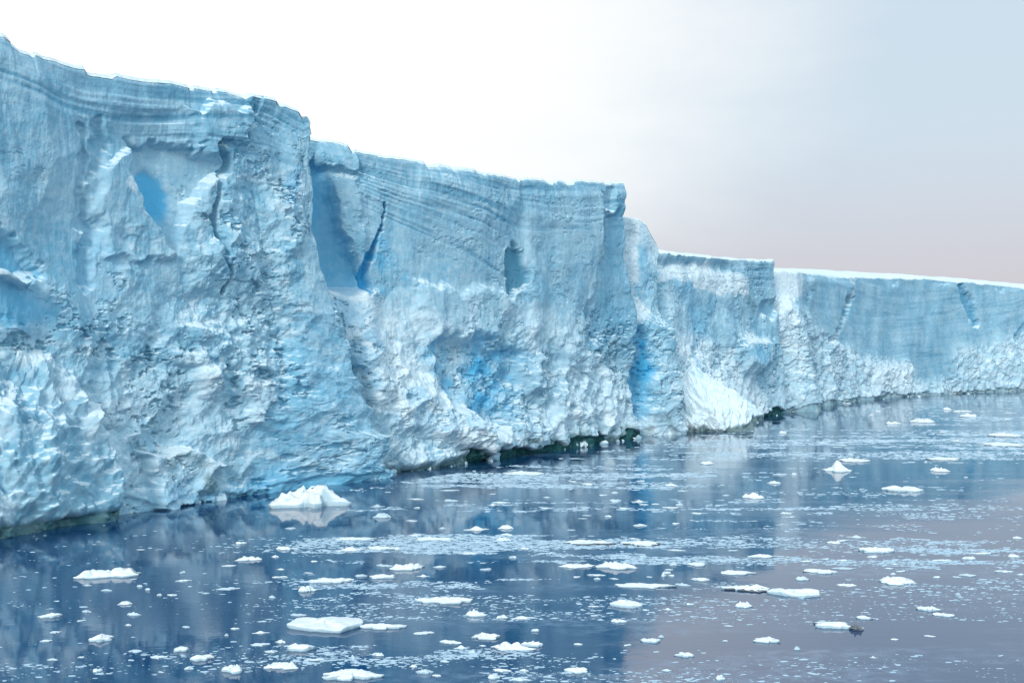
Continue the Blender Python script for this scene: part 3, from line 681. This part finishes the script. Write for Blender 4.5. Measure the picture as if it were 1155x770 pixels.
# x, y, width (as surveyed), depth/width, height (m), kind, name, label
BIG = [
 (345, 570, 84, 0.55, 1.5, 'berg', 'bergy_bit', 'largest lump of ice afloat, rounded white and two humped, close under the cliff', 'bergy bit'),
 (125, 649, 72, 0.42, 0.60, 'lumpy', 'ice_floe', 'long low lumpy white floe alone on dark blue water below the nearest cliff', 'ice floe'),
 (366, 706, 88, 0.85, 0.55, 'wedge', 'ice_floe', 'large flat white wedge shaped floe with a straight front edge and pointed end', 'ice floe'),
 (432, 707, 52, 0.40, 0.30, 'flat', 'ice_floe', 'narrow white floe trailing just right of the large wedge shaped floe', 'ice floe'),
 (58, 695, 28, 0.55, 0.28, 'flat', 'ice_floe', 'smooth flat oval floe nearest the left edge of the dark water', 'ice floe'),
 (115, 722, 27, 0.60, 0.40, 'flat', 'ice_floe', 'small thick white floe below the long low lumpy floe', 'ice floe'),
 (229, 743, 26, 0.6, 0.35, 'flat', 'ice_floe', 'cream tinted thick floe in the row of floes at bottom left', 'ice floe'),
 (203, 733, 22, 0.6, 0.25, 'flat', 'ice_floe', 'thin flat floe just up and left of the cream tinted floe', 'ice floe'),
 (264, 757, 28, 0.6, 0.50, 'lumpy', 'ice_floe', 'knobbly white floe at the bottom, right of the cream tinted floe', 'ice floe'),
 (282, 631, 30, 0.5, 0.30, 'lumpy', 'ice_floe', 'thin lumpy double ended floe halfway between the bergy bit and long lumpy floe', 'ice floe'),
 (373, 656, 46, 0.45, 0.32, 'flat', 'ice_floe', 'pair-like low floe with a dark seam, above the large wedge shaped floe', 'ice floe'),
 (400, 608, 42, 0.40, 0.20, 'flat', 'ice_floe', 'long thin floe floating below and right of the bergy bit', 'ice floe'),
 (340, 732, 30, 0.6, 0.40, 'flat', 'ice_floe', 'short thick floe directly under the pointed end of the wedge shaped floe', 'ice floe'),
 (318, 752, 44, 0.5, 0.30, 'lumpy', 'ice_floe', 'ragged slushy floe near the bottom edge left of the lowest long floe', 'ice floe'),
 (398, 763, 60, 0.5, 0.42, 'flat', 'ice_floe', 'lowest long white floe, cut by the bottom edge below the wedge shaped floe', 'ice floe'),
 (594, 535, 48, 0.6, 0.55, 'flat', 'ice_floe', 'bright white floe lying close under the dark foot of the middle cliff', 'ice floe'),
 (508, 678, 66, 0.42, 0.36, 'flat', 'ice_floe', 'long bright floe in the brash, up and right of the wedge shaped floe', 'ice floe'),
 (534, 694, 26, 0.6, 0.40, 'lumpy', 'ice_floe', 'stubby floe just below the right end of the long bright floe', 'ice floe'),
 (463, 641, 40, 0.5, 0.42, 'lumpy', 'ice_floe', 'humped floe amid the crowded brash, above the long bright floe', 'ice floe'),
 (434, 651, 32, 0.5, 0.30, 'flat', 'ice_floe', 'slim tilted floe just left of and below the humped floe', 'ice floe'),
 (490, 608, 42, 0.5, 0.22, 'flat', 'ice_floe', 'faint flat floe in the brash field above the humped floe', 'ice floe'),
 (660, 612, 52, 0.45, 0.30, 'flat', 'ice_floe', 'dark edged long floe across the middle tower reflection, left of its twin', 'ice floe'),
 (725, 614, 42, 0.5, 0.38, 'flat', 'ice_floe', 'thicker white floe just right of the dark edged long floe', 'ice floe'),
 (697, 640, 42, 0.6, 0.48, 'lumpy', 'ice_floe', 'heaped white floe at the top of the dark tower reflection', 'ice floe'),
 (648, 639, 48, 0.45, 0.26, 'lumpy', 'ice_floe', 'slushy low floe trailing left of the heaped white floe', 'ice floe'),
 (726, 661, 60, 0.35, 0.24, 'flat', 'ice_floe', 'long thin bright floe below the heaped white floe', 'ice floe'),
 (706, 683, 38, 0.7, 0.52, 'wedge', 'ice_floe', 'thick teardrop shaped floe at the right border of the dark tower reflection', 'ice floe'),
 (697, 701, 18, 0.6, 0.2, 'flat', 'ice_floe', 'little flat floe right beneath the teardrop shaped floe', 'ice floe'),
 (549, 719, 36, 0.5, 0.30, 'flat', 'ice_floe', 'broad flat floe, left one of three clustered below the long bright floe', 'ice floe'),
 (576, 731, 48, 0.45, 0.34, 'lumpy', 'ice_floe', 'lumpy middle floe of three clustered below the long bright floe', 'ice floe'),
 (600, 728, 24, 0.6, 0.36, 'flat', 'ice_floe', 'bright right hand floe of three clustered below the long bright floe', 'ice floe'),
 (733, 723, 26, 0.5, 0.26, 'flat', 'ice_floe', 'small floe on pale water just right of the tower reflection edge', 'ice floe'),
 (773, 739, 24, 0.5, 0.24, 'flat', 'ice_floe', 'thin floe below and right of the small floe by the reflection edge', 'ice floe'),
 (650, 757, 32, 0.5, 0.28, 'flat', 'ice_floe', 'lone floe low in the dark tower reflection', 'ice floe'),
 (945, 531, 30, 0.8, 1.25, 'peak', 'bergy_bit', 'small pointed pyramid of ice on the open water below the distant cliff', 'bergy bit'),
 (963, 520, 30, 0.8, 0.55, 'flat', 'ice_floe', 'flat pale floe just behind the small pointed pyramid of ice', 'ice floe'),
 (1020, 553, 42, 0.7, 0.70, 'flat', 'ice_floe', 'cream flat floe with a long thin tail to its right, below the distant cliff', 'ice floe'),
 (1060, 531, 24, 0.8, 0.55, 'lumpy', 'ice_floe', 'stubby white floe to the right of the small pointed pyramid of ice', 'ice floe'),
 (848, 561, 24, 0.8, 0.55, 'lumpy', 'ice_floe', 'white knob of ice on the pale block reflection, left of the cream floe', 'ice floe'),
 (842, 665, 46, 0.5, 0.42, 'flat', 'ice_floe', 'cream floe with a dark brown underside, left of its larger neighbour', 'ice floe'),
 (895, 670, 60, 0.6, 0.50, 'wedge', 'ice_floe', 'larger cream floe with a jagged top beside the one with a brown underside', 'ice floe'),
 (941, 707, 52, 0.45, 0.42, 'flat', 'ice_floe', 'white sloping floe with a dark lump at its right end, bottom right water', 'ice floe'),
 (966, 710, 13, 0.6, 0.42, 'lumpy', 'ice_chunk', 'dark grey silt stained ice lump at the right end of a white sloping floe', 'ice chunk'),
 (975, 697, 20, 0.6, 0.24, 'flat', 'ice_floe', 'tiny flat floe just above the dark stained lump', 'ice floe'),
 (1048, 688, 24, 0.6, 0.34, 'flat', 'ice_floe', 'upper of two small floes side by side on the lower right water', 'ice floe'),
 (1065, 694, 28, 0.5, 0.22, 'flat', 'ice_floe', 'lower thinner of two small floes side by side on the lower right water', 'ice floe'),
 (1010, 657, 50, 0.55, 0.48, 'lumpy', 'ice_floe', 'pale blue white floe with a peaked middle at right', 'ice floe'),
 (990, 622, 42, 0.55, 0.42, 'flat', 'ice_floe', 'cream lens shaped floe above the pale blue white peaked floe', 'ice floe'),
 (925, 645, 34, 0.5, 0.26, 'flat', 'ice_floe', 'thin floe midway between the larger cream floe and the lens shaped floe', 'ice floe'),
 (829, 646, 38, 0.5, 0.26, 'flat', 'ice_floe', 'low floe just above the cream floe with the brown underside', 'ice floe'),
 (785, 637, 24, 0.6, 0.28, 'flat', 'ice_floe', 'flat cream floe right of the heaped white floe', 'ice floe'),
 (790, 654, 20, 0.6, 0.24, 'flat', 'ice_floe', 'thin cream floe right of the long thin bright floe', 'ice floe'),
 (858, 628, 26, 0.6, 0.32, 'flat', 'ice_floe', 'short pale floe above the larger cream floe', 'ice floe'),
 (838, 684, 18, 0.8, 0.38, 'lumpy', 'ice_chunk', 'small knobbly chunk under the floe with a brown underside', 'ice chunk'),
 (865, 723, 32, 0.5, 0.26, 'flat', 'ice_floe', 'flat floe alone on the mauve water at the bottom', 'ice floe'),
 (1135, 492, 34, 1.0, 0.65, 'flat', 'ice_floe', 'upper of two stacked looking pale floes at the far right edge', 'ice floe'),
 (1132, 502, 52, 0.8, 0.5, 'flat', 'ice_floe', 'lower wider of two pale floes at the far right edge', 'ice floe'),
 (1040, 476, 24, 1.2, 0.95, 'lumpy', 'ice_chunk', 'twin knobbed white ice chunk beneath the distant smooth cliff face', 'ice chunk'),
 (1095, 470, 20, 1.2, 0.95, 'lumpy', 'ice_chunk', 'rounded white ice chunk close to the foot of the distant cliff', 'ice chunk'),
 (1068, 462, 9, 1.2, 0.8, 'lumpy', 'ice_chunk', 'small ice chunk nearest the foot of the distant cliff', 'ice chunk'),
 (1008, 478, 16, 1.2, 0.6, 'lumpy', 'ice_chunk', 'small white chunk left of the twin knobbed ice chunk', 'ice chunk'),
 (1065, 518, 36, 0.8, 0.4, 'flat', 'ice_floe', 'slim floe stretched behind the stubby white floe at right', 'ice floe'),
 (955, 455, 10, 1.2, 0.4, 'flat', 'ice_floe', 'tiny floe touching the shadowed foot of the distant cliff', 'ice floe'),
]
M_DARK = snow_material('dark_ice', (0.20, 0.22, 0.24), (0.08, 0.10, 0.12))  # dark ice, on the lump and the floe rims
taken = []
for i, (x, y, wpx, ar, h, kind, nm, lab, cat) in enumerate(BIG):
    X, Y = on_water(x, y)
    w = wpx / F * Y
    o = floe_mesh(nm, w / 2, w / 2 * ar, h * (1.0 if kind in ('berg', 'peak') else 0.62), kind, 500 + i * 13)
    o.location = (X, Y, 0); o.rotation_euler.z = math.atan2(X, Y) * -1 + (0 if kind in ('wedge', 'berg') else random.uniform(-0.12, 0.12))
    o.data.materials.clear(); o.data.materials.append(M_BERG)
    if 'silt stained' in lab:
        o.data.materials.clear(); o.data.materials.append(M_DARK)
    if 'brown underside, left' in lab or 'dark edged' in lab:     # separate dark rim part showing under the snow
        u = floe_mesh('dark_underside', w / 2 * 1.0, w / 2 * ar * 1.03, h * 0.62 * 0.62, 'flat', 500 + i * 13)
        u.data.materials.clear(); u.data.materials.append(M_DARK); u.parent = o; u.location = (0.05 * w, -0.08 * w * ar, 0)
    tag(o, lab, cat, 'floating ice below the cliff')
    taken.append((X, Y, w / 2 + 0.1))

# small floes one can still count: copies of a dozen shapes
PROT = []
for i in range(14):
    kd = 'peak' if i == 4 else ('flat', 'lumpy', 'flat', 'flat', 'lumpy')[i % 5]
    o = floe_mesh('ice_fragment', 1.0, 0.55 + 0.35 * random.random(), (0.20, 0.30, 0.16, 0.34, 0.42)[i % 5], kd, 900 + i * 7)
    PROT.append(o)
used = [False] * len(PROT)
FIXED = [(97,690,13),(121,666,13),(142,681,19),(150,693,18),(145,705,9),(207,655,15),(206,646,8),(258,638,15),(257,664,22),(180,671,8),(193,671,13),(272,613,13),(320,619,17),(333,619,9),(328,596,13),(354,633,11),(316,651,15),(348,646,9),(345,666,26),(395,620,30),(305,735,15),(179,741,16),(152,734,14),(110,757,11),(52,723,11),(62,713,14),(72,713,8),(210,707,9),(265,709,8),(182,758,8),(60,744,12),(92,741,8),(92,700,8),(232,669,8),(316,642,10),(311,628,10),(386,752,12),(355,744,20),(372,741,22)]
REG = {
 'left':  ('small white ice fragment on the dark still water in front of the nearest cliff', 'ice fragments on the dark left water'),
 'mid':   ('small ice fragment in the crowded brash below the middle cliff', 'ice fragments in the middle brash'),
 'right': ('small ice fragment on the open mauve water at lower right', 'ice fragments on the right hand water'),
 'far':   ('small ice fragment far off near the foot of the distant cliff', 'ice fragments below the distant cliff'),
 'low':   ('small ice fragment drifting low beside the dark tower reflection or wedge shaped floe', 'ice fragments along the bottom'),
}
spots = [(x, y, w) for x, y, w in FIXED]
rg = random.Random(11)
def rand_spots(n, x0, x1, y0, y1, w0, w1):
    c = 0; tries = 0
    while c < n and tries < 4000:
        tries += 1
        x, y = rg.uniform(x0, x1), y0 + (y1 - y0) * rg.random()
        base = interp(np.array([x]), [(0, 610), (400, 560), (560, 535), (720, 512), (860, 488), (1000, 458), (1155, 450)])[0]
        if y < base: continue
        spots.append((x, y, w0 + (w1 - w0) * rg.random() ** 2)); c += 1
rand_spots(62, 400, 770, 545, 660, 9, 26)
rand_spots(44, 290, 620, 690, 768, 9, 26)
rand_spots(22, 640, 900, 520, 640, 8, 20)
rand_spots(34, 900, 1155, 600, 660, 8, 24)
rand_spots(30, 880, 1155, 460, 540, 6, 20)
rand_spots(12, 700, 1150, 660, 768, 7, 14)
rand_spots(14, 640, 780, 640, 768, 7, 14)
rand_spots(10, 60, 330, 600, 768, 6, 11)
cnt = 0
for (x, y, wpx) in spots:
    X, Y = on_water(x, y); w = wpx / F * Y / 2
    if any((X - a) ** 2 + (Y - b) ** 2 * 0.6 < (r + w) ** 2 for a, b, r in taken): continue
    if cnt + len(BIG) >= 300: break
    k = rg.randrange(len(PROT))
    if used[k]:
        o = PROT[k].copy(); C.objects.link(o)
    else:
        o = PROT[k]; used[k] = True
    o.location = (X, Y, 0); hs = rg.uniform(0.3, 0.8) * min(1.1, 0.35 + 0.65 * w)
    o.scale = (w, w * rg.uniform(0.4, 0.95), hs); o.rotation_euler.z = rg.uniform(-0.35, 0.35) + rg.choice((0, math.pi))
    reg = 'far' if y < 545 and x > 820 else 'left' if x < 335 and y < 700 or x < 300 else 'low' if y > 688 and x < 720 else 'mid' if x < 800 and y < 700 else 'right'
    tag(o, REG[reg][0], 'ice fragment', REG[reg][1])
    taken.append((X, Y, w)); cnt += 1
for k, o in enumerate(PROT):
    if not used[k]: bpy.data.objects.remove(o)

# brash: thousands of crumbs, uncountable
def brash(n, seed):
    rng = np.random.default_rng(seed)
    x = rng.uniform(-60, 1215, n * 14); y = 445 + 345 * rng.random(n * 14)
    X = (x - CX) / F * (F * EYE / (y - HZ)); Y = F * EYE / (y - HZ)
    base = interp(x, [(-100, 640), (0, 606), (200, 574), (400, 548), (520, 530), (700, 502), (860, 478), (1000, 453), (1155, 446), (1300, 440)])
    def blob(cx, cy, rx, ry): return np.exp(-((x - cx) / rx) ** 2 - ((y - cy) / ry) ** 2)
    den = 0.022 + 1.0 * blob(520, 590, 150, 55) + 0.9 * blob(450, 640, 110, 30) + 0.45 * blob(440, 725, 120, 24) + 0.75 * blob(700, 525, 150, 22) + 0.6 * blob(650, 580, 170, 30)
    den += 0.55 * blob(700, 640, 130, 25) + 0.75 * blob(1085, 630, 85, 20) + 0.45 * blob(950, 645, 120, 16) + 0.8 * blob(1100, 490, 90, 30) + 0.4 * blob(920, 500, 140, 18) + 0.45 * blob(800, 590, 120, 25) + 0.25 * blob(960, 580, 160, 25) + 0.15 * blob(550, 735, 80, 20)
    st = fbm(X * 0.022, Y * 0.17, seed + 1, 5, 0.6); st2 = fbm(X * 0.35, Y * 0.5, seed + 2, 3)
    den = 1.9 * den * sstep(-0.15, 0.5, st + 0.35 * st2) ** 1.5
    den = den * (y > base + 3) * np.where((x < 330) & (y < 700), 0.35, 1.0)
    keep = rng.random(len(x)) < den
    X, Y = X[keep][:n], Y[keep][:n]
    m = len(X); k = 6
    size = (0.03 + 0.12 * rng.random(m) ** 3.5) * np.clip(Y / 80, 0.8, 2.6)
    a0 = rng.random((m, 1)) * 6.28; ang = a0 + (np.arange(k)[None, :] + rng.uniform(-0.3, 0.3, (m, k))) * 2 * np.pi / k
    r = size[:, None] * rng.uniform(0.6, 1.2, (m, k)); hh = size * rng.uniform(0.06, 0.30, m)
    el = rng.uniform(1.0, 2.8, (m, 1))
    ring = np.stack([X[:, None] + np.cos(ang) * r * el, Y[:, None] + np.sin(ang) * r, np.full((m, k), -0.03)], -1)
    rin = np.stack([X[:, None] + np.cos(ang) * r * el * 0.8, Y[:, None] + np.sin(ang) * r * 0.8, np.broadcast_to(hh[:, None], (m, k)) * rng.uniform(0.5, 1.0, (m, k))], -1)
    top = np.stack([X, Y, hh], -1)[:, None, :]
    v = np.concatenate([ring, rin, top], 1)                      # 2k+1 verts each
    b = (np.arange(m) * (2 * k + 1))[:, None]
    tri = []
    for i in range(k):
        j = (i + 1) % k
        tri += [np.concatenate([b + i, b + j, b + k + j], 1), np.concatenate([b + i, b + k + j, b + k + i], 1), np.concatenate([b + k + i, b + k + j, b + 2 * k], 1)]
    o = raw_mesh('brash_ice', v.reshape(-1, 3), np.concatenate(tri), M_BRASH, smooth=False)
    tag(o, 'drifting field of fine white brash ice crumbs spread over the sea', 'brash ice', kind='stuff')
brash(42000, 3)

# ------------------------------------------------------------------ sky, sun, camera
sun_dir = np.array([-0.27, -0.86, 0.44]); sun_dir /= np.linalg.norm(sun_dir)
W = bpy.data.worlds.new('World'); bpy.context.scene.world = W; W.use_nodes = True
nt = W.node_tree; nt.nodes.clear(); N, L = nt.nodes, nt.links
wo = N.new('ShaderNodeOutputWorld'); bg = N.new('ShaderNodeBackground'); L.new(bg.outputs[0], wo.inputs[0])
sky = N.new('ShaderNodeTexSky'); sky.sky_type = 'NISHITA'; sky.sun_disc = False
sky.sun_elevation = math.asin(sun_dir[2]); sky.sun_rotation = math.atan2(sun_dir[0], sun_dir[1])
sky.air_density = 1.0; sky.dust_density = 2.0
tc = N.new('ShaderNodeTexCoord'); nrm = N.new('ShaderNodeVectorMath'); nrm.operation = 'NORMALIZE'; L.new(tc.outputs['Generated'], nrm.inputs[0])
sep = N.new('ShaderNodeSeparateXYZ'); L.new(nrm.outputs[0], sep.inputs[0])
def dotdir(v):
    v = np.array(v, float); v /= np.linalg.norm(v)
    n = N.new('ShaderNodeVectorMath'); n.operation = 'DOT_PRODUCT'; L.new(nrm.outputs[0], n.inputs[0]); n.inputs[1].default_value = v
    return n.outputs['Value']
elev = sep.outputs[2]
K = 10.0   # cloud radiances below are for a background strength of 0.1
def S(c, k=1.0): return tuple(K * k * v for v in c)
cl = mix_rgb(nt, ramp_n(nt, elev, (0.02, 0.21, 0, 1)), S((0.665, 0.625, 0.69)), S((0.67, 0.785, 0.88)))
cl = mix_rgb(nt, ramp_n(nt, elev, (0.20, 0.65, 0, 1)), cl, S((0.62, 0.80, 1.02)))
wisp = noise_n(nt, map_n(nt, nrm.outputs[0], (1.0, 1.0, 3.0)), 2.2, 5, 0.55)
gl = math_n(nt, 'ADD', dotdir((-0.35, 1.0, 0.42)), math_n(nt, 'MULTIPLY', math_n(nt, 'SUBTRACT', wisp, 0.5), 0.16))
cl = mix_rgb(nt, ramp_n(nt, gl, (0.80, 0.965, 0, 1)), cl, S((1.12, 1.12, 1.10)))
back = ramp_n(nt, sep.outputs[1], (0.3, -0.7, 0, 1))
low = mix_rgb(nt, ramp_n(nt, elev, (0.15, 0.75, 0, 1)), S((0.90, 1.24, 1.38)), S((0.74, 0.92, 1.08)))
cl = mix_rgb(nt, back, cl, low)
side_ = math_n(nt, 'ABSOLUTE', sep.outputs[0], 0.0)
cl = mix_rgb(nt, ramp_n(nt, side_, (0.52, 0.75, 0, 1)), cl, S((0.80, 1.06, 1.22)))
# a thin overcast lets a little of the clear sky through
fin = mix_rgb(nt, 0.12, cl, sky.outputs[0])
L.new(fin, bg.inputs['Color']); bg.inputs['Strength'].default_value = 0.1

sd = bpy.data.lights.new('Sun', 'SUN'); sd.energy = 1.9; sd.angle = math.radians(14); sd.color = (1.0, 0.97, 0.93)
so = bpy.data.objects.new('Sun', sd); C.objects.link(so); so.location = (-60, -80, 90)
from mathutils import Vector
so.rotation_euler = Vector(sun_dir).to_track_quat('Z', 'Y').to_euler()

cd = bpy.data.cameras.new('Camera'); cam = bpy.data.objects.new('Camera', cd); C.objects.link(cam)
cam.location = (0, 0, EYE); cam.rotation_euler = (math.pi / 2, 0, 0)
cd.sensor_width = 36.0; cd.lens = 36.0 * F / 1155.0; cd.shift_y = 11.0 / 1155.0
cd.clip_start = 0.5; cd.clip_end = 30000
sc = bpy.context.scene; sc.camera = cam
sc.render.engine = 'CYCLES'
sc.cycles.use_denoising = True
sc.cycles.max_bounces = 6
sc.view_settings.view_transform = 'Standard'; sc.view_settings.look = 'None'; sc.view_settings.gamma = 1.0; sc.view_settings.use_curve_mapping = False
sc.view_settings.exposure = 0.0
